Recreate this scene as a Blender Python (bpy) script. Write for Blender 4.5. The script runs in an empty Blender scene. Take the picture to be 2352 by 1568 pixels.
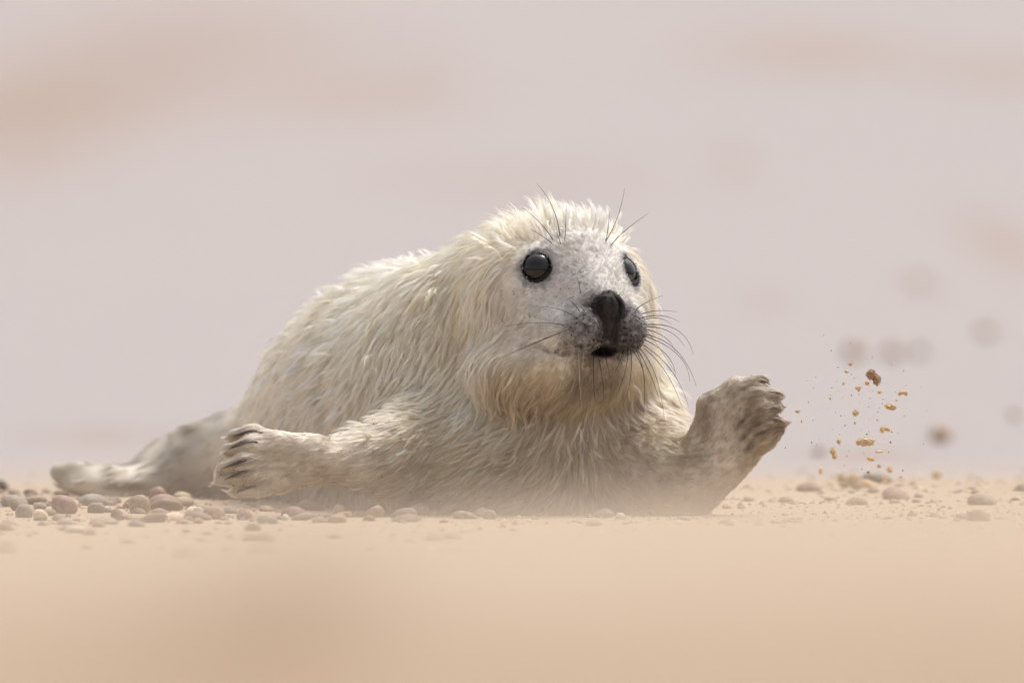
import bpy, bmesh, math, random
import numpy as np
from mathutils import Vector, Matrix
from mathutils.bvhtree import BVHTree

rng = np.random.default_rng(7)
random.seed(7)
scene = bpy.context.scene
C = scene.collection

# ------------------------------------------------------------------ camera, sky, sun, exposure
DIST = 13.9                      # camera to the pup's near eye
CAMZ = 0.1675                    # lens height above the shingle under the pup
camd = bpy.data.cameras.new('camera')
camd.sensor_width = 36.0
camd.lens = 36.0 * DIST / 1.0    # one metre of beach across the frame at the pup
camd.clip_start = 0.1
camd.clip_end = 2000
camd.dof.use_dof = True
camd.dof.focus_distance = DIST
camd.dof.aperture_fstop = 5.6
cam = bpy.data.objects.new('camera', camd)
C.objects.link(cam)
cam.location = (0, -DIST, CAMZ)
cam.rotation_euler = (math.radians(90), 0, 0)
scene.camera = cam

SUN_EL, SUN_AZ = math.radians(64), math.radians(42)     # azimuth from +Y (behind the pup) towards +X
world = bpy.data.worlds.new('World')
scene.world = world
world.use_nodes = True
wn = world.node_tree
bg = wn.nodes['Background']
sky = wn.nodes.new('ShaderNodeTexSky')
sky.sky_type = 'NISHITA'
sky.sun_disc = False
sky.sun_elevation = SUN_EL
sky.sun_rotation = SUN_AZ
sky.air_density = 1.0
sky.dust_density = 6.0
sky.ozone_density = 0.6
hazy = wn.nodes.new('ShaderNodeHueSaturation')          # thin overcast: the sky's blue is washed out
hazy.inputs['Saturation'].default_value = 0.25
wn.links.new(sky.outputs[0], hazy.inputs['Color'])
wn.links.new(hazy.outputs[0], bg.inputs[0])
bg.inputs[1].default_value = 0.145

sund = bpy.data.lights.new('sun', 'SUN')
sund.energy = 1.5
sund.angle = math.radians(14)
sund.color = (1.0, 0.93, 0.84)
sun = bpy.data.objects.new('sun', sund)
C.objects.link(sun)
sdir = Vector((math.sin(SUN_AZ) * math.cos(SUN_EL), math.cos(SUN_AZ) * math.cos(SUN_EL), math.sin(SUN_EL)))
sun.rotation_euler = sdir.to_track_quat('Z', 'Y').to_euler()
sun.location = (2, 2, 4)

vs = scene.view_settings
vs.view_transform = 'Standard'
vs.look = 'None'
vs.exposure = 0.42
vs.gamma = 1.0
vs.use_curve_mapping = False
scene.cycles.use_denoising = True
scene.cycles.max_bounces = 12
scene.cycles.diffuse_bounces = 8
scene.cycles.glossy_bounces = 8
scene.cycles.sample_clamp_indirect = 6.0
scene.cycles_curves.shape = 'RIBBONS'

# ------------------------------------------------------------------ helpers
PX = 1.0 / 2352.0                # metres per picture unit at the pup
GY = 1178.0                      # picture height of the ground under the pup


def D(px, py, y=0.0):
    """point at depth y whose picture position is (px, py)"""
    s = (DIST + y) / DIST
    return np.array([(px - 1176.0) * PX * s, y, CAMZ + (784.0 - py) * PX * s])


def hash3(i, j, k, seed):
    h = (i * 374761393 + j * 668265263 + k * 2147483647 + seed * 1274126177) & 0xFFFFFFFF
    h = ((h ^ (h >> 13)) * 1274126177) & 0xFFFFFFFF
    h = ((h ^ (h >> 15)) * 2246822519) & 0xFFFFFFFF
    return ((h ^ (h >> 16)) & 0xFFFFFF) / float(0xFFFFFF)


def vnoise(P, scale, seed=0):
    """smooth value noise, -1..1; scale is the feature size in metres"""
    Q = np.asarray(P, float) / scale + 1000.0
    I = np.floor(Q).astype(np.int64)
    F = Q - I
    F = F * F * (3 - 2 * F)
    out = 0
    for dx in (0, 1):
        for dy in (0, 1):
            for dz in (0, 1):
                w = (F[:, 0] if dx else 1 - F[:, 0]) * (F[:, 1] if dy else 1 - F[:, 1]) * (F[:, 2] if dz else 1 - F[:, 2])
                out = out + w * hash3(I[:, 0] + dx, I[:, 1] + dy, I[:, 2] + dz, seed)
    return out * 2 - 1


def sstep(a, b, x):
    t = np.clip((x - a) / (b - a), 0, 1)
    return t * t * (3 - 2 * t)


def new_obj(name, data, parent=None):
    o = bpy.data.objects.new(name, data)
    C.objects.link(o)
    if parent is not None:
        o.parent = parent
    return o


def tag(o, label=None, cat=None, group=None, kind=None):
    if label:
        o['label'] = label
    if cat:
        o['category'] = cat
    if group:
        o['group'] = group
    if kind:
        o['kind'] = kind
    return o


def mesh_from(name, V, F, smooth=True):
    me = bpy.data.meshes.new(name)
    V = np.asarray(V, np.float32)
    F = np.asarray(F, np.int32)
    n, k = F.shape
    me.vertices.add(len(V))
    me.vertices.foreach_set('co', V.ravel())
    me.loops.add(n * k)
    me.loops.foreach_set('vertex_index', F.ravel())
    me.polygons.add(n)
    me.polygons.foreach_set('loop_start', np.arange(0, n * k, k, dtype=np.int32))
    me.polygons.foreach_set('use_smooth', np.full(n, smooth))
    me.update(calc_edges=True)
    me.validate()
    return me


def set_color(me, col, name='tint'):
    a = me.attributes.new(name, 'FLOAT_COLOR', 'POINT')
    c = np.ones((len(col), 4), np.float32)
    c[:, :3] = col
    a.data.foreach_set('color', c.ravel())


def material(name):
    m = bpy.data.materials.new(name)
    m.use_nodes = True
    nt = m.node_tree
    return m, nt, nt.nodes['Principled BSDF']


def attr_node(nt, name='tint'):
    a = nt.nodes.new('ShaderNodeAttribute')
    a.attribute_name = name
    return a


def bump(nt, b, scale, strength, dist, detail=6, coords='Object', rough=0.6):
    tc = nt.nodes.new('ShaderNodeTexCoord')
    n = nt.nodes.new('ShaderNodeTexNoise')
    n.inputs['Scale'].default_value = scale
    n.inputs['Detail'].default_value = detail
    n.inputs['Roughness'].default_value = rough
    nt.links.new(tc.outputs[coords], n.inputs['Vector'])
    bp = nt.nodes.new('ShaderNodeBump')
    bp.inputs['Strength'].default_value = strength
    bp.inputs['Distance'].default_value = dist
    nt.links.new(n.outputs['Fac'], bp.inputs['Height'])
    nt.links.new(bp.outputs[0], b.inputs['Normal'])
    return n


# ------------------------------------------------------------------ ground
def ground_h(X, Y):
    """beach profile: near sand swell, shallow dip with the shingle, pale flat rising behind"""
    ys = np.array([-60, -16, -12, -9.5, -7.4, -6.6, -5.8, -5.0, -4.0, -2.2, -1.0, -0.2, 0.6, 1.4, 2.4, 3.6, 6.0, 12, 31, 80, 140, 400])
    zs = np.array([.040, .055, .066, .071, .072, .062, .034, .008, -.004, -.006, -.005, -.003, .006, .016, .020, .042, .135, .36, 1.26, 4.0, 7.5, 8.0])
    z = np.interp(Y, ys, zs)
    P = np.stack([X, Y, np.zeros_like(X)], -1).reshape(-1, 3)
    far = sstep(3, 40, Y)
    ridge = np.exp(-((Y + 7.0) / .9) ** 2)
    z = z + (.0095 + .0105 * sstep(-.14, .10, X) + .0035 * vnoise(P * [1, .15, 1], .11, 5).reshape(X.shape)) * ridge
    n1 = vnoise(P, .55, 1).reshape(X.shape)
    n2 = vnoise(P, .13, 2).reshape(X.shape)
    n3 = vnoise(P * [1, .35, 1], 1.9, 3).reshape(X.shape)
    z = z + .0035 * n1 + .0022 * n2 * np.exp(-(Y / 3) ** 2) + .005 * n3 * sstep(-1.8, -3, Y) * .6 + far * .10 * n3
    # the pup's belly and the chest press a shallow bed
    z = z + .002 * sstep(.25, .55, X) * np.exp(-((Y - .9) / .9) ** 2)
    return z


def ray_ground(px, py, lo, hi):
    ys = np.linspace(lo, hi, 3000)
    s = (DIST + ys) / DIST
    xs = (px - 1176) * PX * s
    zs = CAMZ + (784 - py) * PX * s
    k = np.argmin(np.abs(ground_h(xs, ys) - zs))
    return xs[k], ys[k]


def mix(a, b, t):
    return a + (b - a) * np.clip(t, 0, 1)[:, None]


def build_ground():
    def axis(core, outer):
        return np.array(sorted(set(np.round(np.concatenate([core, outer]), 5))))
    xs = np.concatenate([np.linspace(-.75, .75, 181), .75 + np.cumsum(np.geomspace(.012, 30, 60)), -.75 - np.cumsum(np.geomspace(.012, 30, 60))])
    ys = np.concatenate([np.linspace(-.9, 1.6, 260), np.linspace(-9, -.93, 170), -9 - np.cumsum(np.geomspace(.06, 8, 30)), np.linspace(1.63, 8, 110), 8 + np.cumsum(np.geomspace(.08, 40, 60))])
    xs.sort(); ys.sort()
    X, Y = np.meshgrid(xs, ys, indexing='xy')
    Z = ground_h(X, Y)
    nx, ny = len(xs), len(ys)
    idx = np.arange(nx * ny).reshape(ny, nx)
    F = np.stack([idx[:-1, :-1], idx[:-1, 1:], idx[1:, 1:], idx[1:, :-1]], -1).reshape(-1, 4)
    V = np.stack([X, Y, Z], -1).reshape(-1, 3)
    me = mesh_from('beach', V, F)
    # sand colour: warm dry sand in front, greyish pink damp flat behind, patches of dry sand on it
    warm = np.array([.47, .375, .288])
    warm_dark = np.array([.36, .26, .175])
    pale = np.array([.350, .312, .306])
    tan = np.array([.300, .225, .182])
    x, y = V[:, 0], V[:, 1]
    n = .5 + .5 * vnoise(V, .9, 11)
    n_s = .5 + .5 * vnoise(V * [1, .6, 1], .35, 12)
    n_m = .5 + .5 * vnoise(V * [1, .25, 0], .13, 15)
    col = warm + (warm_dark - warm) * (.15 * n + .2 * n_s + .30 * n_m)[:, None]
    # the near sand turns darker and browner, with a few darker patches
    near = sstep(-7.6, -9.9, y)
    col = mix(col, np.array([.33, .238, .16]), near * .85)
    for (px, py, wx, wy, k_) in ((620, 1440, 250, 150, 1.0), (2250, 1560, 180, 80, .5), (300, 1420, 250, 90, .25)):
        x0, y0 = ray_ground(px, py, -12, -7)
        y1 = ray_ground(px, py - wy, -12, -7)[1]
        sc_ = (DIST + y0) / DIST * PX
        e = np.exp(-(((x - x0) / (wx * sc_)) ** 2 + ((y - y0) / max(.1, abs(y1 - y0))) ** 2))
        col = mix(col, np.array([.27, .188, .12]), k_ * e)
    t = sstep(.6, 3.4, y + .5 * vnoise(V, .4, 13))
    bgc = pale + (tan - pale) * (sstep(.1, .8, vnoise(V * [1, .22, 0], 1.1, 14)) * .2)[:, None]
    patches = [(60, 270, 330, 120, .9), (420, 90, 420, 70, .55), (820, 230, 240, 60, .45), (980, 190, 60, 40, .4), (1880, 110, 260, 45, .9), (2300, 200, 160, 40, .7),
               (2310, 560, 90, 60, .6), (1690, 380, 40, 40, .5), (60, 390, 120, 40, .4), (1760, 690, 60, 25, .3), (2110, 655, 45, 30, .5), (230, 1000, 160, 18, .4), (2000, 1045, 130, 14, .6)]
    # picture heights are turned into places on the rising flat
    yy = np.linspace(1.5, 90, 4000)
    gz = ground_h(np.zeros_like(yy), yy)
    gpy = 784 - (gz - CAMZ) / (PX * (DIST + yy) / DIST)
    for (px, py, wx, wy, s) in patches:
        k = np.argmin(np.abs(gpy - py)); y0 = yy[k]
        k2 = np.argmin(np.abs(gpy - (py - wy))); ly = max(.3, abs(yy[k2] - y0))
        sc_ = (DIST + y0) / DIST * PX
        x0 = (px - 1176) * sc_
        g = np.exp(-(((x - x0) / (wx * sc_)) ** 2 + ((y - y0) / ly) ** 2))
        bgc = bgc + (tan - bgc) * np.clip(s * g, 0, 1)[:, None]
    col = col + (bgc - col) * t[:, None]
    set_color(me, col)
    m, nt, b = material('beach_sand')
    a = attr_node(nt)
    tc = nt.nodes.new('ShaderNodeTexCoord')
    nz = nt.nodes.new('ShaderNodeTexNoise')
    nz.inputs['Scale'].default_value = 260
    nz.inputs['Detail'].default_value = 4
    nt.links.new(tc.outputs['Object'], nz.inputs['Vector'])
    ramp = nt.nodes.new('ShaderNodeMapRange')
    ramp.inputs[1].default_value = .3; ramp.inputs[2].default_value = .7
    ramp.inputs[3].default_value = .72; ramp.inputs[4].default_value = 1.18
    nt.links.new(nz.outputs['Fac'], ramp.inputs[0])
    mx = nt.nodes.new('ShaderNodeVectorMath'); mx.operation = 'SCALE'
    nt.links.new(a.outputs['Color'], mx.inputs[0])
    nt.links.new(ramp.outputs[0], mx.inputs['Scale'])
    nt.links.new(mx.outputs[0], b.inputs['Base Color'])
    b.inputs['Roughness'].default_value = .9
    b.inputs['Specular IOR Level'].default_value = .25
    bump(nt, b, 180, .6, .004)
    me.materials.append(m)
    o = new_obj('beach', me)
    tag(o, 'warm tan beach sand running back into a pale pinkish flat', kind='structure')
    return o


build_ground()

# ------------------------------------------------------------------ the pup: implicit body
CH = D(1300, 650, .055)                      # head centre
YAW = math.radians(25)
HR = np.array([math.cos(YAW), math.sin(YAW), 0])
HF = np.array([math.sin(YAW), -math.cos(YAW), 0])
HU = np.array([0, 0, 1.0])
HM = np.stack([HR, HF, HU])                  # rows: local axes


def H(r, f, u):
    """head-local millimetres to world"""
    return CH + (r * HR + f * HF + u * HU) * .001


def to_head(P):
    return (P - CH) @ HM.T * 1000.0


PR = []                                      # primitives: (op, kind, group, k, data)


def ell(c, r, g, k=.02, M=None, op='+'):
    PR.append((op, 'e', g, k, (np.asarray(c, float), np.asarray(r, float), np.eye(3) if M is None else np.asarray(M, float))))


def hell(r, f, u, rr, rf, ru, k=.02, op='+', rot=None, g='head'):
    M = HM if rot is None else rot @ HM
    ell(H(r, f, u), np.array([rr, rf, ru]) * .001, g, k, M, op)


def cone(a, b, r1, r2, g, k=.02, op='+'):
    PR.append((op, 'c', g, k, (np.asarray(a, float), np.asarray(b, float), r1, r2)))


def hcone(a, b, r1, r2, k=.01, op='+'):
    cone(H(*a), H(*b), r1 * .001, r2 * .001, 'head', k, op)


SEGS = {'arm': [], 'armn': [], 'hind': []}


def chain(pts, g, k=.02):
    SEGS[g] += [(p, q, (r + s) / 2) for (p, r), (q, s) in zip(pts[:-1], pts[1:])]
    for (p, r), (q, s) in zip(pts[:-1], pts[1:]):
        cone(p, q, r, s, g, k)


def ring(c, n, R, r, g, k=.004):
    PR.append(('+', 't', g, k, (np.asarray(c, float), np.asarray(n, float), R, r)))


def d_prim(P, kind, data):
    if kind == 'e':
        c, r, M = data
        q = (P - c) @ M.T
        k0 = np.linalg.norm(q / r, axis=1)
        k1 = np.linalg.norm(q / (r * r), axis=1) + 1e-9
        return k0 * (k0 - 1.0) / k1
    if kind == 'c':
        a, b, r1, r2 = data
        ba = b - a
        h = np.clip(((P - a) @ ba) / (ba @ ba), 0, 1)
        return np.linalg.norm(P - a - h[:, None] * ba, axis=1) - (r1 + (r2 - r1) * h)
    c, n, R, r = data
    q = P - c
    ax = q @ n
    rad = np.linalg.norm(q - ax[:, None] * n, axis=1)
    return np.sqrt((rad - R) ** 2 + ax * ax) - r


GROUPS = ['body', 'neck', 'head', 'armn', 'arm', 'hind']


def bound(kind, data):
    if kind == 'e':
        return data[0], max(data[1])
    if kind == 'c':
        a, b, r1, r2 = data
        return (a + b) / 2, np.linalg.norm(b - a) / 2 + max(r1, r2)
    return data[0], data[2] + data[3]


CELL = .06


def sdf_block(P, prims, want_groups):
    d = np.full(len(P), 1.0)
    gd = {g: np.full(len(P), 1.0) for g in GROUPS} if want_groups else None
    for op, kind, g, k, data in prims:
        e = d_prim(P, kind, data)
        if op == '+':
            h = np.clip(.5 + .5 * (d - e) / k, 0, 1)
            d = d * (1 - h) + e * h - k * h * (1 - h)
            if gd is not None:
                gd[g] = np.minimum(gd[g], e)
        else:
            h = np.clip(.5 - .5 * (d + e) / k, 0, 1)
            d = d * (1 - h) + (-e) * h + k * h * (1 - h)
    return d, gd


def sdf(P, want_groups=False):
    """distance to the body; points are handled in small cells that only meet the pieces near them"""
    P = np.asarray(P, float)
    BC = np.array([bound(p[1], p[4])[0] for p in PR]); BR = np.array([bound(p[1], p[4])[1] for p in PR])
    ids = np.floor(P / CELL).astype(np.int64) + 500
    key = ids[:, 0] * 1000000 + ids[:, 1] * 1000 + ids[:, 2]
    order = np.argsort(key, kind='stable')
    ks = key[order]
    starts = np.flatnonzero(np.r_[True, ks[1:] != ks[:-1]])
    ends = np.r_[starts[1:], len(ks)]
    d = np.full(len(P), 1.0)
    GD = np.full((len(P), len(GROUPS)), 1.0) if want_groups else None
    sub = np.array([op == '-' for op, *_ in PR])
    for s0, e0 in zip(starts, ends):
        ii = order[s0:e0]
        Q = P[ii]
        c = (ids[ii[0]] - 500 + .5) * CELL
        lower = np.linalg.norm(BC - c, axis=1) - BR - CELL * .87
        use = lower < np.where(sub, .004, .085)
        prims = [PR[i] for i in np.flatnonzero(use)]
        if not prims:
            continue
        dd, gd = sdf_block(Q, prims, want_groups)
        d[ii] = dd
        if want_groups:
            for k_, g in enumerate(GROUPS):
                GD[ii, k_] = gd[g]
    return (d, {g: GD[:, i] for i, g in enumerate(GROUPS)}) if want_groups else d


TET = np.array([[1, -1, -1], [-1, -1, 1], [-1, 1, -1], [1, 1, 1]], float)


def grad(P, e=.0006):
    G = 0
    for t in TET:
        G = G + t * sdf(P + t * e)[:, None]
    return G / (np.linalg.norm(G, axis=1, keepdims=True) + 1e-12)


def project(P, n=3, e=.0006):
    P = P.copy()
    for _ in range(n):
        g = grad(P, e)
        P -= g * np.clip(sdf(P), -.004, .004)[:, None]
    return P


# trunk, going away from the camera to the left
cone(D(1250, 1010, .155), D(1090, 955, .26), .118, .128, 'body', .05)
cone(D(1090, 955, .26), D(965, 925, .37), .128, .128, 'body', .05)
cone(D(965, 925, .37), D(870, 945, .48), .128, .112, 'body', .05)
cone(D(870, 945, .48), D(775, 990, .58), .112, .085, 'body', .05)
cone(D(775, 990, .58), D(655, 1040, .66), .085, .060, 'body', .05)
chain([(D(655, 1040, .66), .058), (D(550, 1055, .70), .044), (D(455, 1070, .71), .036), (D(385, 1095, .71), .029), (D(315, 1110, .70), .018)], 'hind', .03)
# hind flippers
chain([(D(345, 1105, .69), .017), (D(245, 1105, .67), .013), (D(175, 1095, .655), .013), (D(135, 1085, .65), .009)], 'hind', .014)
chain([(D(350, 1100, .70), .014), (D(250, 1088, .70), .008), (D(150, 1075, .69), .006)], 'hind', .012)
chain([(D(345, 1115, .68), .014), (D(240, 1125, .655), .012), (D(165, 1112, .64), .008)], 'hind', .012)
# chest, neck
ell(D(1215, 1070, .145), (.145, .115, .062), 'neck', .05)
ell(D(1335, 1055, .135), (.095, .09, .062), 'neck', .05)
cone(D(1215, 725, .155), D(1195, 930, .175), .092, .106, 'neck', .04)
cone(D(1300, 760, .11), D(1300, 960, .14), .078, .082, 'neck', .04)
ell(D(1020, 850, .215), (.072, .095, .098), 'neck', .05)
# left forelimb stretched out sideways, near side of the body
cone(D(985, 1020, .11), D(895, 1048, .062), .050, .036, 'neck', .016)
chain([(D(895, 1048, .062), .036), (D(820, 1060, .04), .0255), (D(725, 1058, .022), .0185)], 'arm', .014)
ell(D(655, 1058, .016), (.045, .0110, .0225), 'arm', .014)
LT = [[(725, 1030), (640, 1018), (575, 1000), (527, 1001)], [(725, 1042), (640, 1036), (570, 1024), (519, 1034)], [(720, 1056), (640, 1062), (560, 1062), (503, 1072)],
      [(720, 1070), (640, 1082), (570, 1089), (507, 1100)], [(725, 1080), (655, 1100), (590, 1116), (535, 1124)]]
LY = [.026, .012, .004, .004, .012]
LT = [[(x + (14 if k == 3 else 7 if k == 2 else 0), z) for k, (x, z) in enumerate(t)] for t in LT]
for t, dy in zip(LT, LY):
    chain([(D(*t[0], .02), .0125), (D(*t[1], .016), .0095), (D(*t[2], dy), .0085), (D(*t[3], dy), .0052)], 'arm', .006)
# right forelimb raised, palm towards the camera
cone(D(1430, 1045, .11), D(1515, 1080, .06), .062, .046, 'neck', .026)
chain([(D(1515, 1088, .05), .043), (D(1568, 1098, .025), .037), (D(1612, 1086, .008), .029)], 'armn', .020)
ell(D(1655, 1032, .002), (.032, .016, .037), 'armn', .014)
ell(D(1668, 1000, .000), (.026, .011, .036), 'armn', .012)
RT = [[(1618, 1040), (1634, 935), (1690, 893), (1742, 876)], [(1640, 1040), (1668, 945), (1735, 908), (1782, 909)], [(1655, 1050), (1700, 972), (1748, 938), (1782, 936)],
      [(1656, 1064), (1716, 1006), (1757, 974), (1790, 973)], [(1642, 1090), (1706, 1046), (1763, 1002), (1783, 992)]]
RY = [.006, .000, -.004, -.006, -.002]
for t, dy in zip(RT, RY):
    chain([(D(*t[0], .004), .016), (D(*t[1], .002), .0125), (D(*t[2], dy), .0098), (D(*t[3], dy), .0048)], 'armn', .0055)
# head
hell(-6, 0, -84, 92, 74, 43, .012)                       # throat roll hanging over the chest
hell(0, -16, -13, 87, 80, 66, .03)                        # skull
hell(0, 2, -46, 68, 74, 50, .03)                         # cheeks
hell(0, 44, -34, 39, 44, 30, .025)                       # muzzle
hcone((0, 30, 15), (0, 83, -25), 36, 18, .025)           # bridge
hell(0, 58, -73, 27, 29, 15, .012)                       # chin
for s in (-1, 1):
    hell(s * 36, 58, -44, 20, 27, 20, .016)
    hell(s * 22.0, 85.5, -46, 20.5, 22.5, 24, .003)        # whisker pad
hell(0, 90, -20.0, 18.0, 13, 9.5, .006)                       # nose pad
hell(0, 94.5, -34, 9.5, 9, 20, .004)                   # philtrum


def face_pt(r, u, out=0.0):
    """point on the front of the face at this sideways place and height"""
    f = np.linspace(140, 20, 700)
    P = np.stack([np.full_like(f, r), f, np.full_like(f, u)], 1)
    d = sdf(CH + P @ HM * .001)
    k = int(np.argmax(d < 0))
    return np.array([r, f[k] + out, u])


def groove(pts, radii, k=.003, out=.2):
    q = [face_pt(r, u, out) for r, u in pts]
    for (p0, r0), (p1, r1) in zip(zip(q[:-1], radii[:-1]), zip(q[1:], radii[1:])):
        hcone(p0, p1, r0, r1, k, '-')
    return q


CUTS = []
for s in (-1, 1):
    CUTS.append([(s * 6.0, -15), (s * 9.5, -19), (s * 11.5, -25), (s * 9.5, -31), (s * 6.5, -37)])
cut_q = []
for pts in CUTS:
    cut_q.append(groove(pts, [.9, 2.0, 2.7, 2.0, .8], .0014, -.8))                   # comma shaped nostrils
for s in (-1, 1):
    groove([(s * 6.5, -38), (s * 5.5, -48), (s * 6.5, -58)], [.7, 1.0, 1.4])
groove([(0, -16), (0, -34), (0, -56)], [.5, .8, 1.0])
hell(0, 97, -66.5, 11.5, 20, 5.0, .003, '-')                 # dark gap under the lips
LIPS = [[face_pt(r, u) for r, u in ((14, -66.5), (24, -69.5), (36, -69), (50, -65), (60, -60))]]
for s in (-1, 1):
    for p0, p1 in zip(LIPS[0][:-1], LIPS[0][1:]):
        hcone(p0 * [s, 1, 1], p1 * [s, 1, 1], 1.5, 1.3, .004, '-')
EYE_R = 17.6
EYES = []
for s in (-1, 1):
    n = np.array([s * .56, .80, .15]); n /= np.linalg.norm(n)
    surf = np.array([-49.5, 40.0, 14.0]) if s < 0 else np.array([46.0, 41.5, 10.5])
    c = surf - n * 9.9
    EYES.append((c, n))
    hell(*(surf - n * 21), 26, 24, 24, .012)             # brow and orbit
for c, n in EYES:
    ring(H(*(c + n * 10.0)), n @ HM, .0148, .0013, 'head', .002)
    PR.append(('-', 'e', 'head', .002, (H(*c), np.full(3, (EYE_R + .4) * .001), np.eye(3))))


def surface_nets(lo, hi, h):
    ax = [np.arange(lo[i], hi[i] + h, h) for i in range(3)]
    n = [len(a) for a in ax]
    vals = np.empty(n, np.float32)
    YZ = np.stack(np.meshgrid(ax[1], ax[2], indexing='ij'), -1).reshape(-1, 2)
    step = 12
    for i in range(0, n[0], step):
        xs = ax[0][i:i + step]
        P = np.concatenate([np.repeat(xs, len(YZ))[:, None], np.tile(YZ, (len(xs), 1))], 1)
        vals[i:i + step] = sdf(P).reshape(len(xs), n[1], n[2])
    ins = vals < 0
    cell = np.zeros([m - 1 for m in n], np.int32)
    corners = [(a, b, c) for a in (0, 1) for b in (0, 1) for c in (0, 1)]
    for a, b, c in corners:
        cell += ins[a:n[0] - 1 + a, b:n[1] - 1 + b, c:n[2] - 1 + c]
    act = (cell > 0) & (cell < 8)
    I = np.argwhere(act)
    vid = np.full(act.shape, -1, np.int64)
    vid[tuple(I.T)] = np.arange(len(I))
    acc = np.zeros((len(I), 3)); cnt = np.zeros(len(I))
    for p in corners:
        for axn in range(3):
            if p[axn]:
                continue
            q = list(p); q[axn] = 1
            va = vals[tuple((I + p).T)]; vb = vals[tuple((I + q).T)]
            m = (va < 0) != (vb < 0)
            t = np.where(m, va / np.where(m, va - vb, 1), 0)
            pos = np.repeat(np.array([p], float), len(I), 0); pos[:, axn] = t
            acc += pos * m[:, None]; cnt += m
    V = np.array([a[0] for a in ax]) + (I + acc / cnt[:, None]) * h
    quads = []
    for axn in range(3):
        u, w = (axn + 1) % 3, (axn + 2) % 3
        sl = [slice(None)] * 3; s2 = [slice(None)] * 3
        sl[axn] = slice(0, -1); s2[axn] = slice(1, None)
        a, b = ins[tuple(sl)], ins[tuple(s2)]
        E = np.argwhere(a != b)
        E = E[(E[:, u] > 0) & (E[:, w] > 0) & (E[:, u] < n[u] - 1) & (E[:, w] < n[w] - 1)]
        flip = ~a[tuple(E.T)]
        du = np.zeros(3, int); du[u] = 1
        dw = np.zeros(3, int); dw[w] = 1
        q = np.stack([vid[tuple((E - du - dw).T)], vid[tuple((E - dw).T)], vid[tuple(E.T)], vid[tuple((E - du).T)]], 1)
        q[flip] = q[flip][:, ::-1]
        quads.append(q)
    return V, np.concatenate(quads)


def build_body_mesh():
    V, F = surface_nets((-.52, -.10, -.035), (.33, .86, .33), .0045)
    me = mesh_from('body', V, F)
    bm = bmesh.new(); bm.from_mesh(me)

    def face_region(test):
        return [f for f in bm.faces if test(f.calc_center_median())]
    fine = lambda c: (c.x > .0 and c.y < .06 and c.z > .10) or (c.y < .045 and (c.x < -.18 or c.x > .17))
    for rep, test in ((0, fine), (1, lambda c: Vector(((c.x - NOSEC[0]), (c.y - NOSEC[1]), (c.z - NOSEC[2]))).length < .078)):
        fs = face_region(test)
        ed = {e for f in fs for e in f.edges}
        bmesh.ops.subdivide_edges(bm, edges=list(ed), cuts=1, use_grid_fill=True)
    bm.to_mesh(me); bm.free()
    co = np.empty(len(me.vertices) * 3, np.float32); me.vertices.foreach_get('co', co)
    P = project(co.reshape(-1, 3).astype(float), 2)
    me.vertices.foreach_set('co', P.astype(np.float32).ravel())
    me.polygons.foreach_set('use_smooth', np.ones(len(me.polygons), bool))
    me.update()
    return me, P


NOSEC = H(0, 78, -40)
NOSE = H(0, 106, -30)


# claws: base, middle, tip in picture units, and thickness
CL = [((594, 996), (560, 993), (528, 1005), .0030), ((585, 1019), (555, 1016), (516, 1034), .0032), ((580, 1056), (550, 1058), (502, 1078), .0032), ((584, 1080), (550, 1084), (505, 1106), .0032), ((600, 1110), (570, 1116), (527, 1130), .0028),
      ((1733, 880), (1752, 874), (1774, 884), .0026), ((1764, 904), (1784, 901), (1799, 908), .0027), ((1764, 938), (1784, 936), (1799, 944), .0028), ((1760, 964), (1784, 962), (1808, 976), .0032), ((1766, 990), (1786, 984), (1799, 993), .0026)]

CL = [tuple((q[0] + 9, q[1]) for q in c[:3]) + (c[3],) if c[0][0] < 1000 else c for c in CL]

# ------------------------------------------------------------------ coat colour (pigment, stains and speckle of the pup, with some shade painted in)
CREAM = np.array([.86, .79, .665])
WHITE = np.array([.88, .84, .77])
YELLOW = np.array([.82, .725, .55])
STAIN_SHADE = np.array([.61, .52, .40])  # sandy tan that also carries the shade under the chin
GREYW = np.array([.72, .69, .67])
SLATE = np.array([.10, .095, .10])
BLACKISH = np.array([.022, .020, .021])


def mix(a, b, t):
    return a + (b - a) * np.clip(t, 0, 1)[:, None]


def groups_at(P):
    d, gd = sdf(P, True)
    W = np.stack([np.exp(-np.clip(gd[g], -.05, 1) / .012) for g in GROUPS], 1)
    return W / W.sum(1, keepdims=True)


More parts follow.
